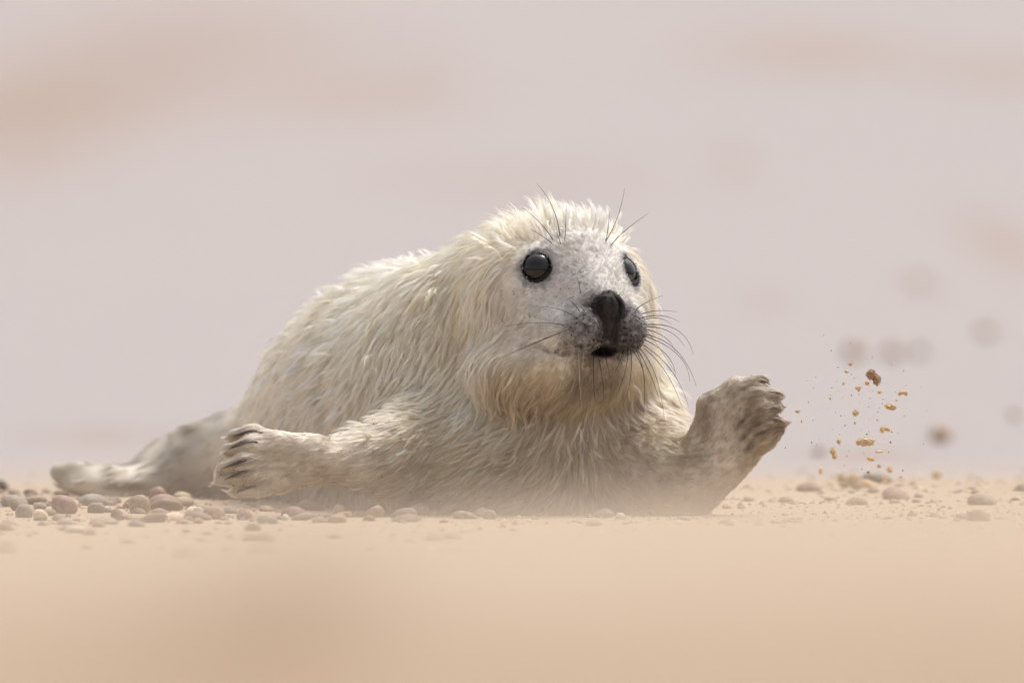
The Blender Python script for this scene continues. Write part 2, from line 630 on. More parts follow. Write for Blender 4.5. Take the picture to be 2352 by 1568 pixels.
def coat(P, W=None):
    if W is None:
        W = groups_at(P)
    w = {g: W[:, i] for i, g in enumerate(GROUPS)}
    L = to_head(P)
    r, f, u = L.T
    n1 = vnoise(P, .05, 21); n2 = vnoise(P, .018, 22); n3 = vnoise(P, .006, 23); n4 = vnoise(P, .0022, 24)
    col = mix(np.repeat(CREAM[None], len(P), 0), WHITE, .5 + .5 * n1)
    necky = w['neck'] + w['head'] * .8
    col = mix(col, YELLOW, necky * (.45 + .5 * n2 + .25 * n1))
    col = mix(col, WHITE, w['body'] * (.55 + .4 * n1))
    # sandy stain and painted shade on throat, chest and the underside
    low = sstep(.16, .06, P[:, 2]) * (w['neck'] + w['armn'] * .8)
    col = mix(col, STAIN_SHADE, low * (.32 + .25 * n1))
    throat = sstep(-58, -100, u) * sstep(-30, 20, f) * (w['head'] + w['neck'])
    col = mix(col, STAIN_SHADE, throat * .75)
    # limbs
    col = mix(col, np.array([.66, .58, .49]), w['arm'] * (.55 + .3 * n2))
    col = mix(col, np.array([.43, .345, .255]), w['armn'] * (.8 + .3 * n2))  # raised forelimb: brown, with its shaded side put into the colour
    col = mix(col, np.array([.38, .335, .29]), w['hind'] * (.75 + .4 * n1))  # hind flippers: greyish brown, darkened for the shade they lie in
    hd = sstep(.1, .6, vnoise(P * [.6, 1, 1.6], .03, 27)) * w['hind']
    col = mix(col, np.array([.19, .155, .125]), hd * .8)
    # furrow shade painted between the digits, and a dark patch on the raised wrist
    marks = [((1618, 960), (1628, 915), 9, .7), ((1618, 1000), (1632, 960), 8, .5), ((1690, 985), (1712, 955), 7, .8), ((1712, 955), (1760, 932), 4, .8), ((1700, 1010), (1722, 985), 6, .8), ((1722, 985), (1762, 962), 3.5, .7),
             ((1712, 1035), (1735, 1000), 6, .8), ((1735, 1000), (1770, 985), 4, .8), ((1650, 905), (1730, 880), 14, .25)]
    pale_streak = np.exp(-np.sum(((P - D(1668, 1050, -.01)) / [.016, .03, .030]) ** 2, 1)) + np.exp(-np.sum(((P - D(1705, 872, .0)) / [.030, .03, .004]) ** 2, 1))  # pale palm streak, plus rim light painted on the paw's top edge
    col = mix(col, np.array([.78, .71, .61]), pale_streak * .6 * w['armn'])
    onh = np.flatnonzero(w['armn'] > .3)
    qx = 1176 + P[onh, 0] / PX; qz = 784 - (P[onh, 2] - CAMZ) / PX
    front = sstep(.012, .002, P[onh, 1])
    for (ax_, ay_), (bx_, by_), wd, st in marks:
        bx, by = bx_ - ax_, by_ - ay_
        h = np.clip(((qx - ax_) * bx + (qz - ay_) * by) / (bx * bx + by * by), 0, 1)
        dd = np.hypot(qx - ax_ - h * bx, qz - ay_ - h * by)
        col[onh] = mix(col[onh], np.array([.11, .085, .07]), np.exp(-(dd / wd) ** 2) * st * front * (.8 + .4 * n3[onh]))
    for a0, a1, a2, r_ in CL[:5]:
        dx = (1176 + P[:, 0] / PX - a1[0]) / 34; dz = (784 - (P[:, 2] - CAMZ) / PX - a1[1] - .3 * (a1[0] - (1176 + P[:, 0] / PX)) * .5) / 7
        col = mix(col, np.array([.13, .11, .11]), np.exp(-(dx * dx + dz * dz)) * .7 * w['arm'] * (P[:, 1] < .03) * (.7 + .5 * n3))
    tipsd = sum(np.exp(-np.sum(((P - D(*t[3], 0)) / [.007, .03, .006]) ** 2, 1)) for t in RT)
    col = mix(col, np.array([.22, .145, .095]), np.clip(tipsd, 0, 1) * .7 * (.7 + .6 * n3))
    for px_, py_, sx in ((165, 1072, .014), (250, 1082, .014), (430, 985, .022), (600, 905, .012), (610, 890, .008)):
        col = mix(col, np.array([.20, .155, .11]), np.exp(-np.sum(((P - D(px_, py_, .67)) / [sx, .08, .006 + sx * .3]) ** 2, 1)) * .75)
    # face
    face = sstep(128, 72, np.linalg.norm(L - np.array([0, 78, -22]), axis=1)) * w['head']
    fc = mix(np.repeat(GREYW[None], len(P), 0), np.array([.82, .80, .78]), .5 + .8 * n2)
    fleck = sstep(.30, .75, vnoise(P, .0014, 25) + .4 * n3 + .4 * n2)
    brow = np.exp(-(((np.abs(r) - 22) / 20) ** 2 + ((u - 5) / 22) ** 2))
    fc = mix(fc, SLATE * 1.8, fleck * (.36 + .45 * brow))
    fc = mix(fc, np.array([.34, .32, .32]), (.36 * brow + .32 * np.exp(-((u + 30) / 26) ** 2) * sstep(40, 70, f)) * (.8 + .6 * n2))
    col = mix(col, fc, face * sstep(-88, -62, u))
    # eye surrounds
    for c, n in EYES:
        q = L - (c + n * 10)
        ax = q @ n
        rad = np.linalg.norm(q - ax[:, None] * n, axis=1)
        col = mix(col, np.array([.20, .20, .225]), sstep(25, 16.5, rad + 3 * n3) * .72 * (np.abs(ax) < 22))
        col = mix(col, BLACKISH, sstep(15.9, 15.0, rad) * (np.abs(ax) < 18))
    # whisker pads and nose
    pad = np.maximum(sstep(40, 20, np.linalg.norm((L - np.array([-14, 92, -48])) * [1, 1, 1.0], axis=1)) * .86,
                     sstep(36, 24, np.linalg.norm((L - np.array([22, 84, -47])), axis=1)) * .93)
    pad = np.maximum(pad, sstep(30, 14, np.linalg.norm((L - np.array([-9, 98, -32])) * [1, .8, .9], axis=1)) * .9)
    pad = np.maximum(pad, sstep(22, 12, np.linalg.norm((L - np.array([0, 100, -44])) * [1, 1, .6], axis=1)))
    col = mix(col, SLATE * np.array([1.05, 1.0, .97]), pad * (.98 + .25 * n3 + .25 * n4))
    dots = np.zeros(len(P))
    nearpad = np.flatnonzero((f > 45) & (u < -20) & (u > -85) & (np.abs(r) < 55))
    LN = L[nearpad]
    for s in (-1, 1):
        for row in range(5):
            for k in range(6):
                a = math.radians(14 + k * 19)
                c = np.array([s * (6 + 38 * math.sin(a * .80)), 106 - 46 * (1 - math.cos(a * .85)), -38 - 6.2 * row + 2.5 * math.sin(k * 1.3)])
                dots[nearpad] = np.maximum(dots[nearpad], np.exp(-np.sum(((LN - c) / [2.0, 6, 1.7]) ** 2, 1)))
    col = mix(col, BLACKISH, dots * .9 * (f > 45))
    nose = sstep(19, 15, np.linalg.norm((L - np.array([0, 99, -24])) * [.86, .6, 1.05], axis=1) + 2 * n3)
    col = mix(col, np.array([.026, .023, .023]) * (1 + .4 * n4)[:, None], nose)
    for q in cut_q:
        for p0, p1 in zip(q[:-1], q[1:]):
            ba = p1 - p0
            h = np.clip(((L - p0) @ ba) / (ba @ ba), 0, 1)
            dq = np.linalg.norm(L - p0 - h[:, None] * ba, axis=1)
            col = mix(col, BLACKISH * .35, sstep(3.5, 2.2, dq))
    phil = sstep(12, 7, np.abs(r)) * sstep(88, 96, f) * sstep(-70, -62, u) * sstep(-8, -16, u)
    col = mix(col, np.array([.026, .022, .021]) * (1 + .5 * n4)[:, None], phil * .92)
    # inner lip and lip line, with the dark of the mouth gap painted in
    lip = np.exp(-np.sum(((L - np.array([0, 95, -68])) / [17, 30, 7.5]) ** 2, 1))
    col = mix(col, BLACKISH * .5, sstep(.22, .6, lip))
    La = L * [1, 1, 1.0]; La[:, 0] = np.abs(La[:, 0])
    dl = np.full(len(P), 99.0)
    pl = LIPS[0]
    for p0, p1 in zip(pl[:-1], pl[1:]):
        ba = p1 - p0
        h = np.clip(((La - p0) @ ba) / (ba @ ba), 0, 1)
        dl = np.minimum(dl, np.linalg.norm(La - p0 - h[:, None] * ba, axis=1))
    col = mix(col, np.array([.07, .055, .045]), sstep(4.0, 1.8, dl + n3) * .7 * sstep(50, 22, La[:, 0]))
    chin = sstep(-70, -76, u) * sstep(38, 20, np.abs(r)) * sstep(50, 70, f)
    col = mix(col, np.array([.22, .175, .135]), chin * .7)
    return np.clip(col, .004, .95)


me_body, PB = build_body_mesh()
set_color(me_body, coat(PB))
m_skin, nt, b = material('pup_skin')
a = attr_node(nt)
nt.links.new(a.outputs['Color'], b.inputs['Base Color'])
b.inputs['Roughness'].default_value = .62
b.inputs['Specular IOR Level'].default_value = .18
bump(nt, b, 900, .35, .0006)
me_body.materials.append(m_skin)
pup = new_obj('seal_pup', None)
pup.location = tuple(D(1150, 1178, .2) * [1, 1, 0])
tag(pup, 'cream white seal pup lying on the beach with one flipper raised', 'seal')
bpy.context.view_layer.update()


def adopt(o):
    o.parent = pup
    o.matrix_parent_inverse = pup.matrix_world.inverted()
    return o


body = adopt(new_obj('body', me_body))

# eyes
m_eye, nt, b = material('eye_dark')
b.inputs['Base Color'].default_value = (.012, .010, .010, 1)
b.inputs['Roughness'].default_value = .04
b.inputs['IOR'].default_value = 1.42
b.inputs['Coat Weight'].default_value = .15
b.inputs['Coat Roughness'].default_value = .02
eye_me = bpy.data.meshes.new('eye')
bm = bmesh.new(); bmesh.ops.create_uvsphere(bm, u_segments=48, v_segments=32, radius=EYE_R * .001)
for f in bm.faces:
    f.smooth = True
bm.to_mesh(eye_me); bm.free()
eye_me.materials.append(m_eye)
for (c, n), lab in zip(EYES, ('large dark glossy near eye', 'dark glossy far eye turned away')):
    o = adopt(new_obj('eye', eye_me))
    o.location = tuple(H(*c))
    o['label'] = lab


# ------------------------------------------------------------------ fur
FUR = True
GAPN = .0004


def flow(P, W, L):
    w = {g: W[:, i:i + 1] for i, g in enumerate(GROUPS)}
    down = np.array([0, 0, -1.0])

    def unit(v):
        return v / (np.linalg.norm(v, axis=-1, keepdims=True) + 1e-9)
    r, f, u = L.T
    away = unit(P - H(0, 104, -14))
    side = sstep(30, -60, u)[:, None]
    crown = sstep(25, 50, u)[:, None] * 1.0
    fh = unit(away + down * (.15 + 2.4 * (sstep(55, -20, f) * sstep(54, 10, u))[:, None] + .5 * side * sstep(70, 20, f)[:, None]) * (1 - crown) + HU * .3 * crown)
    cc = D(1330, 1000, 0)
    rad = unit((P - cc) * [1, .3, .6])
    fn = unit(down * 1.4 + rad * .25 + np.array([-.03, .08, 0]))
    frontal = (sstep(.15, .10, P[:, 2]) * sstep(.14, .03, P[:, 1]))[:, None]
    part = np.tanh((P[:, 0:1] - D(1345, 0)[0]) / .035)
    fn = unit(fn * (1 - frontal) + unit(np.array([1, 0, 0]) * part + down * (.55 + .6 * (1 - np.abs(part)))) * frontal)
    fb = unit(np.array([-.45, .62, -.62]) + down * .25)
    fl = {}
    for g, segs in SEGS.items():
        acc = np.zeros_like(P)
        on = np.flatnonzero(w[g][:, 0] > .02)
        Q = P[on]
        for a_, b_, rr in segs:
            ba = b_ - a_
            h = np.clip(((Q - a_) @ ba) / (ba @ ba), 0, 1)
            dd = np.linalg.norm(Q - a_ - h[:, None] * ba, axis=1) - rr
            acc[on] += np.exp(-np.clip(dd, 0, 1) / .005)[:, None] * ba / np.linalg.norm(ba)
        fl[g] = unit(acc + 1e-6)
    fa, fr, fi = fl['arm'] + [0, 0, -.12], fl['armn'] + [0, 0, -.05], fl['hind'] + [0, 0, -.2]
    return unit(fh * w['head'] + fn * w['neck'] + fb * w['body'] + fa * w['arm'] + fr * w['armn'] + fi * w['hind'])


def fur_params(P, W, L):
    """strand length (m) and lift"""
    w = {g: W[:, i] for i, g in enumerate(GROUPS)}
    r, f, u = L.T
    dn = np.linalg.norm(L - np.array([0, 88, -30]), axis=1)
    lh = .0018 + .0165 * sstep(38, 150, dn)
    crown = sstep(30, 52, u) * sstep(60, 20, f)
    lh = lh - crown * .006
    jaw = sstep(-60, -95, u) * sstep(75, 40, f)
    lh = lh + jaw * .006
    length = lh * w['head'] + .020 * w['neck'] + .017 * w['body'] + .0080 * w['arm'] + .0055 * w['armn'] + .014 * w['hind']
    chestz = sstep(.125, .085, P[:, 2]) * sstep(.12, .04, P[:, 1]) * w['neck']
    length = length - chestz * .008
    throat = np.exp(-((u + 112) / 16) ** 2) * sstep(0, 30, f)
    length = length + throat * .008 * (w['head'] + w['neck'])
    lift = (.30 + .75 * crown) * w['head'] + .26 * w['neck'] + .30 * w['body'] + .15 * w['arm'] + .14 * w['armn'] + .3 * w['hind']
    tips = sum(np.exp(-np.sum(((P - D(*t[3], 0)) / [.022, .05, .012]) ** 2, 1)) for t in LT + RT)
    length = length + np.clip(tips, 0, 1) * .005
    arm_root = w['arm'] * sstep(-.19, -.09, P[:, 0])
    length = length + arm_root * .007
    for c, n in EYES:
        q = np.linalg.norm(L - (c + n * 10), axis=1)
        length = np.minimum(length, .0010 + np.clip(q - 17, 0, 100) * .00035)
    return length, lift


def sample_mesh(me, n, dens):
    me.calc_loop_triangles()
    nt_ = len(me.loop_triangles)
    tri = np.empty(nt_ * 3, np.int32); me.loop_triangles.foreach_get('vertices', tri); tri = tri.reshape(-1, 3)
    co = np.empty(len(me.vertices) * 3, np.float32); me.vertices.foreach_get('co', co); co = co.reshape(-1, 3).astype(float)
    A, B, Cc = co[tri[:, 0]], co[tri[:, 1]], co[tri[:, 2]]
    ar = np.linalg.norm(np.cross(B - A, Cc - A), axis=1) * .5
    wgt = ar * dens((A + B + Cc) / 3)
    cdf = np.cumsum(wgt); cdf /= cdf[-1]
    t = np.searchsorted(cdf, rng.random(n))
    a, b_ = rng.random(n), rng.random(n)
    s = a + b_ > 1
    a[s], b_[s] = 1 - a[s], 1 - b_[s]
    return A[t] + (B[t] - A[t]) * a[:, None] + (Cc[t] - A[t]) * b_[:, None]


def grow(me, n_guides, kids, dens, K=7, clump=.85, spread=.0035, wide=.00024, len_mul=1.0, lift_mul=1.0, wig=1.0, tone=1.0, vary=.10, fixed=None):
    P = sample_mesh(me, n_guides, dens)
    W = groups_at(P); L = to_head(P)
    keep = np.ones(len(P), bool)
    for c, n in EYES:
        q = L - c
        keep &= ~((np.linalg.norm(q, axis=1) < EYE_R + (14 if fixed else .9)))
    keep &= ~((np.linalg.norm((L - np.array([0, 101, -26])) * [.94, .6, 1.0], axis=1) < 15) | ((np.abs(L[:, 0]) < 9) & (L[:, 1] > 92) & (L[:, 2] < -20)))
    keep &= ~((np.linalg.norm((L - np.array([0, 94, -68])) * [.8, .8, 2.0], axis=1) < 15))
    keep &= P[:, 2] > -.012
    P, W, L = P[keep], W[keep], L[keep]
    length, lift = fur_params(P, W, L)
    N = len(P)
    if fixed:
        length = np.full(N, fixed[0]); lift = np.full(N, fixed[1])
    length = length * len_mul * (.72 + .5 * rng.random(N)) * (1 + .25 * vnoise(P, .02, 31))
    lift = lift * lift_mul * (1 + .5 * vnoise(P, .012, 32) + .35 * rng.standard_normal(N))
    ang = wig * (.42 * vnoise(P, .035, 33) + .30 * vnoise(P, .012, 34) + .16 * rng.standard_normal(N))
    calm = 1 - .72 * (W[:, 3] + W[:, 4] + .5 * W[:, 5])
    ang = ang * calm
    bend = wig * .5 * rng.standard_normal(N) * calm
    pts = [P.copy()]
    cur = P.copy()
    nrm = grad(cur, .0012)
    n0 = nrm
    d = None
    for j in range(1, K):
        s = j / (K - 1)
        t = flow(cur, W, to_head(cur))
        t = t - nrm * np.sum(t * nrm, 1, keepdims=True)
        t /= np.linalg.norm(t, axis=1, keepdims=True) + 1e-9
        bt = np.cross(nrm, t)
        a_ = (ang + bend * (s - .4))[:, None]
        t = t * np.cos(a_) + bt * np.sin(a_)
        lf = (lift * (1.25 - 1.1 * s))[:, None]
        nd = t * np.cos(lf) + nrm * np.sin(lf)
        d = nd if d is None else d * .45 + nd * .55
        d = d + np.array([0, 0, -.10 * s])
        d /= np.linalg.norm(d, axis=1, keepdims=True) + 1e-9
        cur = cur + d * (length / (K - 1))[:, None]
        dist = sdf(cur)
        nrm = grad(cur, .0012)
        mn = .0006 + .0012 * s
        cur = cur + nrm * np.clip(mn - dist, 0, .006)[:, None]
        pts.append(cur.copy())
    G = np.stack(pts, 1)                                   # N,K,3
    # children round each guide
    M = N * kids
    gi = np.repeat(np.arange(N), kids)
    sp = np.minimum(spread, .0008 + length * .22)
    bt = np.cross(n0, np.array([.3, .5, .8])); bt /= np.linalg.norm(bt, axis=1, keepdims=True)
    b2 = np.cross(n0, bt)
    oa = rng.standard_normal((M, 2)) * sp[gi][:, None] * .75
    off = bt[gi] * oa[:, :1] + b2[gi] * oa[:, 1:]
    root = P[gi] + off
    dd = sdf(root)
    root = root - n0[gi] * np.clip(dd, -.004, .004)[:, None]
    off = root - P[gi]
    lam = .70 + .38 * rng.random(M)
    S = np.linspace(0, 1, K)
    out = np.empty((M, K, 3), np.float32)
    jit = rng.standard_normal((M, 3)) * (length[gi] * .035)[:, None]
    cl = clump * (.75 + .3 * rng.random(M))
    for j, s in enumerate(S):
        x = np.clip(s * lam * (K - 1), 0, K - 1.0001)
        i0 = x.astype(int); fr = (x - i0)[:, None]
        g = G[gi, i0] * (1 - fr) + G[gi, i0 + 1] * fr
        out[:, j] = g + off * (1 - np.clip(cl * s ** .7, 0, 1))[:, None] + jit * s
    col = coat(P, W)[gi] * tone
    col = col * np.clip(1 + vary * rng.standard_normal(N), .55, 1.3)[gi][:, None] * (1 + .07 * rng.standard_normal(M))[:, None]
    rad = np.empty((M, K), np.float32)
    thick = wide * np.clip(length[gi] / .014, .45, 1.0)
    for j, s in enumerate(S):
        rad[:, j] = thick * (1.0 - .75 * s ** 2)
    return out, np.clip(col, .004, .95), rad


m_fur = bpy.data.materials.new('wet_fur')
m_fur.use_nodes = True
nt = m_fur.node_tree
nt.nodes.remove(nt.nodes['Principled BSDF'])
out_n = nt.nodes['Material Output']
a = attr_node(nt)
hb = nt.nodes.new('ShaderNodeBsdfHairPrincipled')
hb.model = 'CHIANG'
hb.parametrization = 'COLOR'
hb.inputs['Roughness'].default_value = .38
hb.inputs['Radial Roughness'].default_value = .55
hb.inputs['Coat'].default_value = .1
nt.links.new(a.outputs['Color'], hb.inputs['Color'])
df = nt.nodes.new('ShaderNodeBsdfDiffuse')
nt.links.new(a.outputs['Color'], df.inputs['Color'])
ms = nt.nodes.new('ShaderNodeMixShader')
ms.inputs[0].default_value = .55
nt.links.new(hb.outputs[0], ms.inputs[1])
nt.links.new(df.outputs[0], ms.inputs[2])
nt.links.new(ms.outputs[0], out_n.inputs['Surface'])


def hair_object(name, batches):
    O = [x.reshape(-1, 3) for x, _, _ in batches]
    pos = np.concatenate(O)
    sizes = np.concatenate([np.full(len(x), x.shape[1], np.int32) for x, _, _ in batches])
    hc = bpy.data.hair_curves.new(name)
    hc.add_curves(sizes.tolist())
    hc.attributes['position'].data.foreach_set('vector', np.ascontiguousarray(pos, np.float32).ravel())
    ra = hc.attributes.get('radius') or hc.attributes.new('radius', 'FLOAT', 'POINT')
    ra.data.foreach_set('value', np.concatenate([r.ravel() for _, _, r in batches]).astype(np.float32))
    ca = hc.attributes.new('tint', 'FLOAT_COLOR', 'CURVE')
    col = np.ones((len(sizes), 4), np.float32)
    col[:, :3] = np.concatenate([c for _, c, _ in batches])
    ca.data.foreach_set('color', col.ravel())
    hc.materials.append(m_fur)
    o = adopt(new_obj(name, hc))
    o['kind'] = 'stuff'
    return o


def dens_main(P):
    near = sstep(.75, .15, P[:, 1])
    L = to_head(P)
    head = sstep(150, 90, np.linalg.norm(L - np.array([0, 40, -20]), axis=1))
    facing = sstep(.60, .30, P[:, 1])
    return .18 + .5 * near + .7 * facing + .5 * sstep(.12, .05, P[:, 1]) + 2.2 * head + 1.2 * sstep(.05, .03, P[:, 1]) * (np.abs(P[:, 0]) > .18)


def dens_locks(P):
    L = to_head(P)
    far = sstep(95, 135, np.linalg.norm(L - np.array([0, 88, -30]), axis=1))
    W = groups_at(P)
    return (.05 + sstep(.55, .2, P[:, 1])) * far * (W[:, 0] * .7 + W[:, 1] + W[:, 2] + .15 * W[:, 3] + .3 * W[:, 4])


def dens_crown(P):
    r, f, u = to_head(P).T
    return 1e-6 + np.exp(-((u - 54) / 17) ** 2) * sstep(48, 25, f) * sstep(-90, -40, f)


def dens_strings(P):
    """long wet strings: sides of the neck and the back of the head"""
    W = groups_at(P)
    r, f, u = to_head(P).T
    back = sstep(45, 5, f) * sstep(52, 30, u)
    return 1e-6 + (W[:, 1] * sstep(.11, .16, P[:, 2]) + W[:, 2] * back + .12 * W[:, 0]) * sstep(.45, .2, P[:, 1])


def dens_tufts(P):
    W = groups_at(P)
    L = to_head(P)
    far = sstep(120, 150, np.linalg.norm(L - np.array([0, 88, -30]), axis=1))
    return 1e-6 + (W[:, 1] * 1.3 + W[:, 0] * .8 + W[:, 2] * far) * sstep(.6, .3, P[:, 1]) * sstep(.05, .09, P[:, 2])


if FUR:
    hair_object('fur', [  # tone paints the gap shade: lighter locks over darker base fur
        grow(me_body, 27000, 9, dens_main, clump=.93, spread=.0026, wide=.00019, lift_mul=.8, wig=.75, tone=np.array([1.0, .985, .95])),
        grow(me_body, 11000, 9, dens_locks, K=8, clump=1.0, spread=.0017, wide=.00021, len_mul=1.4, lift_mul=1.25, wig=.85, tone=1.10, vary=.17),
        grow(me_body, 2600, 9, dens_strings, K=10, clump=1.0, spread=.0012, wide=.00018, wig=.9, tone=1.06, vary=.15, fixed=(.031, .24)),
        grow(me_body, 400, 10, dens_crown, K=8, clump=1.0, spread=.0014, wide=.00022, wig=.8, tone=1.1, vary=.1, fixed=(.033, 1.0)),
        grow(me_body, 900, 10, dens_tufts, K=8, clump=1.0, spread=.0020, wide=.00022, wig=1.7, tone=1.1, vary=.14, fixed=(.026, .55)),
        grow(me_body, 14000, 6, dens_main, K=5, clump=.4, spread=.004, wide=.00020, len_mul=.5, lift_mul=.7, wig=.7, tone=np.array([.92, .89, .82])),
    ])


# ------------------------------------------------------------------ whiskers, claws
dg = bpy.context.evaluated_depsgraph_get()
bvh = BVHTree.FromPolygons([tuple(p) for p in PB], [tuple(p.vertices) for p in me_body.polygons])


def surf(px, py, default=0.0):
    """point of the pup that stands at this picture position"""
    o = Vector((0, -DIST, CAMZ))
    d = (Vector(tuple(D(px, py, 0))) - o).normalized()
    hit = bvh.ray_cast(o, d)
    return np.array(hit[0]) if hit[0] is not None else D(px, py, default)


def tube(path, radii, sides=6):
    path = np.asarray(path, float)
    K = len(path)
    T = np.gradient(path, axis=0); T /= np.linalg.norm(T, axis=1, keepdims=True)
    ref = np.array([.13, .9, .41]); V = []
    for i in range(K):
        a_ = np.cross(T[i], ref); a_ /= np.linalg.norm(a_)
        b_ = np.cross(T[i], a_)
        for q in range(sides):
            th = 2 * math.pi * q / sides
            V.append(path[i] + radii[i] * (a_ * math.cos(th) + b_ * math.sin(th)))
    F = []
    for i in range(K - 1):
        for q in range(sides):
            q2 = (q + 1) % sides
            F.append((i * sides + q, i * sides + q2, (i + 1) * sides + q2, (i + 1) * sides + q))
    return np.array(V), F


def simple_mat(name, col, rough=.5, spec=.5):
    m, nt, b = material(name)
    b.inputs['Base Color'].default_value = (*col, 1)
    b.inputs['Roughness'].default_value = rough
    b.inputs['Specular IOR Level'].default_value = spec
    return m


m_whisk = simple_mat('whisker_dark', (.03, .024, .02), .35)
m_whisk_pale = simple_mat('whisker_pale', (.55, .47, .37), .35)
# root, bend and tip of each whisker, in units of the face
WH = [((1210, 790), (1270, 740), (1370, 705), 0), ((1240, 815), (1330, 785), (1455, 800), 0), ((1250, 835), (1370, 810), (1470, 860), 0), ((1260, 845), (1350, 825), (1425, 875), 0),
      ((1268, 875), (1480, 880), (1550, 1050), 0), ((1266, 885), (1420, 900), (1500, 1005), 0), ((1262, 900), (1400, 940), (1445, 1040), 0), ((1262, 930), (1470, 1000), (1570, 1240), 0),
      ((1262, 940), (1490, 1040), (1530, 1210), 0), ((1258, 960), (1420, 1050), (1445, 1180), 0), ((1250, 990), (1440, 1130), (1525, 1370), 0), ((1245, 1000), (1400, 1140), (1490, 1380), 0),
      ((1230, 1010), (1340, 1150), (1380, 1440), 0), ((1222, 1015), (1310, 1180), (1365, 1370), 0), ((1212, 1018), (1280, 1200), (1245, 1450), 0), ((1190, 1020), (1260, 1130), (1265, 1250), 0),
      ((1182, 1020), (1190, 1200), (1130, 1370), 0), ((1165, 1015), (1160, 1150), (1090, 1310), 0), ((1240, 880), (1300, 930), (1440, 1150), 0), ((1140, 1020), (1120, 1100), (1080, 1170), 0),
      ((815, 1030), (790, 1180), (740, 1310), 1), ((875, 1035), (880, 1200), (895, 1400), 1), ((905, 1035), (900, 1100), (895, 1160), 1), ((965, 1030), (960, 1250), (980, 1350), 0),
      ((980, 1020), (1020, 1200), (1020, 1310), 0), ((1010, 1000), (1050, 1120), (1060, 1200), 0), ((865, 840), (770, 775), (645, 770), 0), ((790, 878), (640, 855), (440, 885), 0),
      ((835, 890), (680, 960), (370, 1090), 0), ((880, 795), (850, 750), (810, 725), 0), ((910, 800), (895, 770), (880, 765), 0), ((770, 920), (600, 985), (480, 1040), 0),
      ((885, 690), (880, 640), (865, 590), 0), ((725, 378), (660, 280), (545, 185), 0), ((720, 395), (640, 340), (590, 310), 0), ((765, 355), (735, 180), (630, 45), 0),
      ((770, 400), (757, 360), (745, 330), 0), ((793, 380), (800, 300), (802, 170), 0), ((1035, 385), (1050, 310), (1058, 205), 0), ((1037, 380), (1110, 250), (1147, 70), 0),
      ((1065, 410), (1130, 330), (1285, 220), 0)]


def crop_xy(q):
    return 987.8 + q[0] * .3899, 404.5 + q[1] * .3899


for a0, a1, a2, pale_ in WH:
    p0 = surf(*crop_xy(a0), -.02)
    side = 1 if a0[0] > 1120 else -1
    ln = math.hypot(a2[0] - a0[0], a2[1] - a0[1]) * .3899 * PX
    out_y = -.18 * ln                           # whiskers stand off the face towards the camera, then trail back
    p2 = D(*crop_xy(a2), p0[1] + out_y - .012)
    p1 = D(*crop_xy(a1), p0[1] + out_y * .8 - .012)
    # the control point is pulled out so that the curve runs through the bend
    ts = np.linspace(0, 1, 12)[:, None]
    pc = p1 * 1.35 - (p0 + p2) * .175
    path = p0 * (1 - ts) ** 2 + pc * 2 * ts * (1 - ts) + p2 * ts ** 2
    path[0] = path[0] - (path[1] - path[0]) * .3
    V, F = tube(path, np.linspace(.00048, .00011, 12) * (.8 if pale_ else 1.0), 5)
    me = mesh_from('whisker', V, F)
    me.materials.append(m_whisk_pale if pale_ else m_whisk)
    adopt(new_obj('whisker', me))

m_claw, nt, b = material('claw_horn')
b.inputs['Roughness'].default_value = .38
tc = nt.nodes.new('ShaderNodeTexCoord'); nz = nt.nodes.new('ShaderNodeTexNoise'); nz.inputs['Scale'].default_value = 260
rp = nt.nodes.new('ShaderNodeValToRGB')
rp.color_ramp.elements[0].color = (.035, .030, .032, 1); rp.color_ramp.elements[1].color = (.16, .13, .115, 1)
nt.links.new(tc.outputs['Object'], nz.inputs['Vector']); nt.links.new(nz.outputs['Fac'], rp.inputs[0]); nt.links.new(rp.outputs[0], b.inputs['Base Color'])
m_claw_tan = simple_mat('claw_sandy', (.20, .15, .11), .45)
for a0, a1, a2, r in CL:
    p0 = surf(*a0, .0)
    p1 = surf(*a1, p0[1]) ; p1[1] = min(p1[1], p0[1] + .002) + .0004
    p0 = p0 + [0, .002, 0]
    p2 = D(a2[0] + random.uniform(-6, 6), a2[1] + random.uniform(-4, 4), p1[1] + .002)
    ts = np.linspace(0, 1, 8)[:, None]
    pc = p1 * 2 - (p0 + p2) * .5
    path = p0 * (1 - ts) ** 2 + pc * 2 * ts * (1 - ts) + p2 * ts ** 2
    rr = r * (random.uniform(.62, .8) if a0[0] < 1000 else random.uniform(.45, .6)) * np.array([.75, 1, 1.02, .98, .86, .66, .40, .06])
    V, F = tube(path, rr, 10)
    me = mesh_from('claw', V, F); me.materials.append(m_claw if a0[0] < 1000 else m_claw_tan)
    adopt(new_obj('claw', me))

# dark spots where the whiskers root
spots = []
for sd in (-1, 1):
    for row in range(5):
        for k in range(7):
            r_ = sd * (9.5 + 5.0 * k + 1.2 * (row % 2)); u_ = -40 - 5.4 * row - .10 * (k - 3) ** 2 + 1.2 * k * (row < 2)
            if abs(r_) > 40 - 2.2 * abs(row - 2):
                continue
            spots.append(face_pt(r_ + random.uniform(-.7, .7), u_ + random.uniform(-.7, .7)))
SPOTS = CH + np.array(spots) @ HM * .001
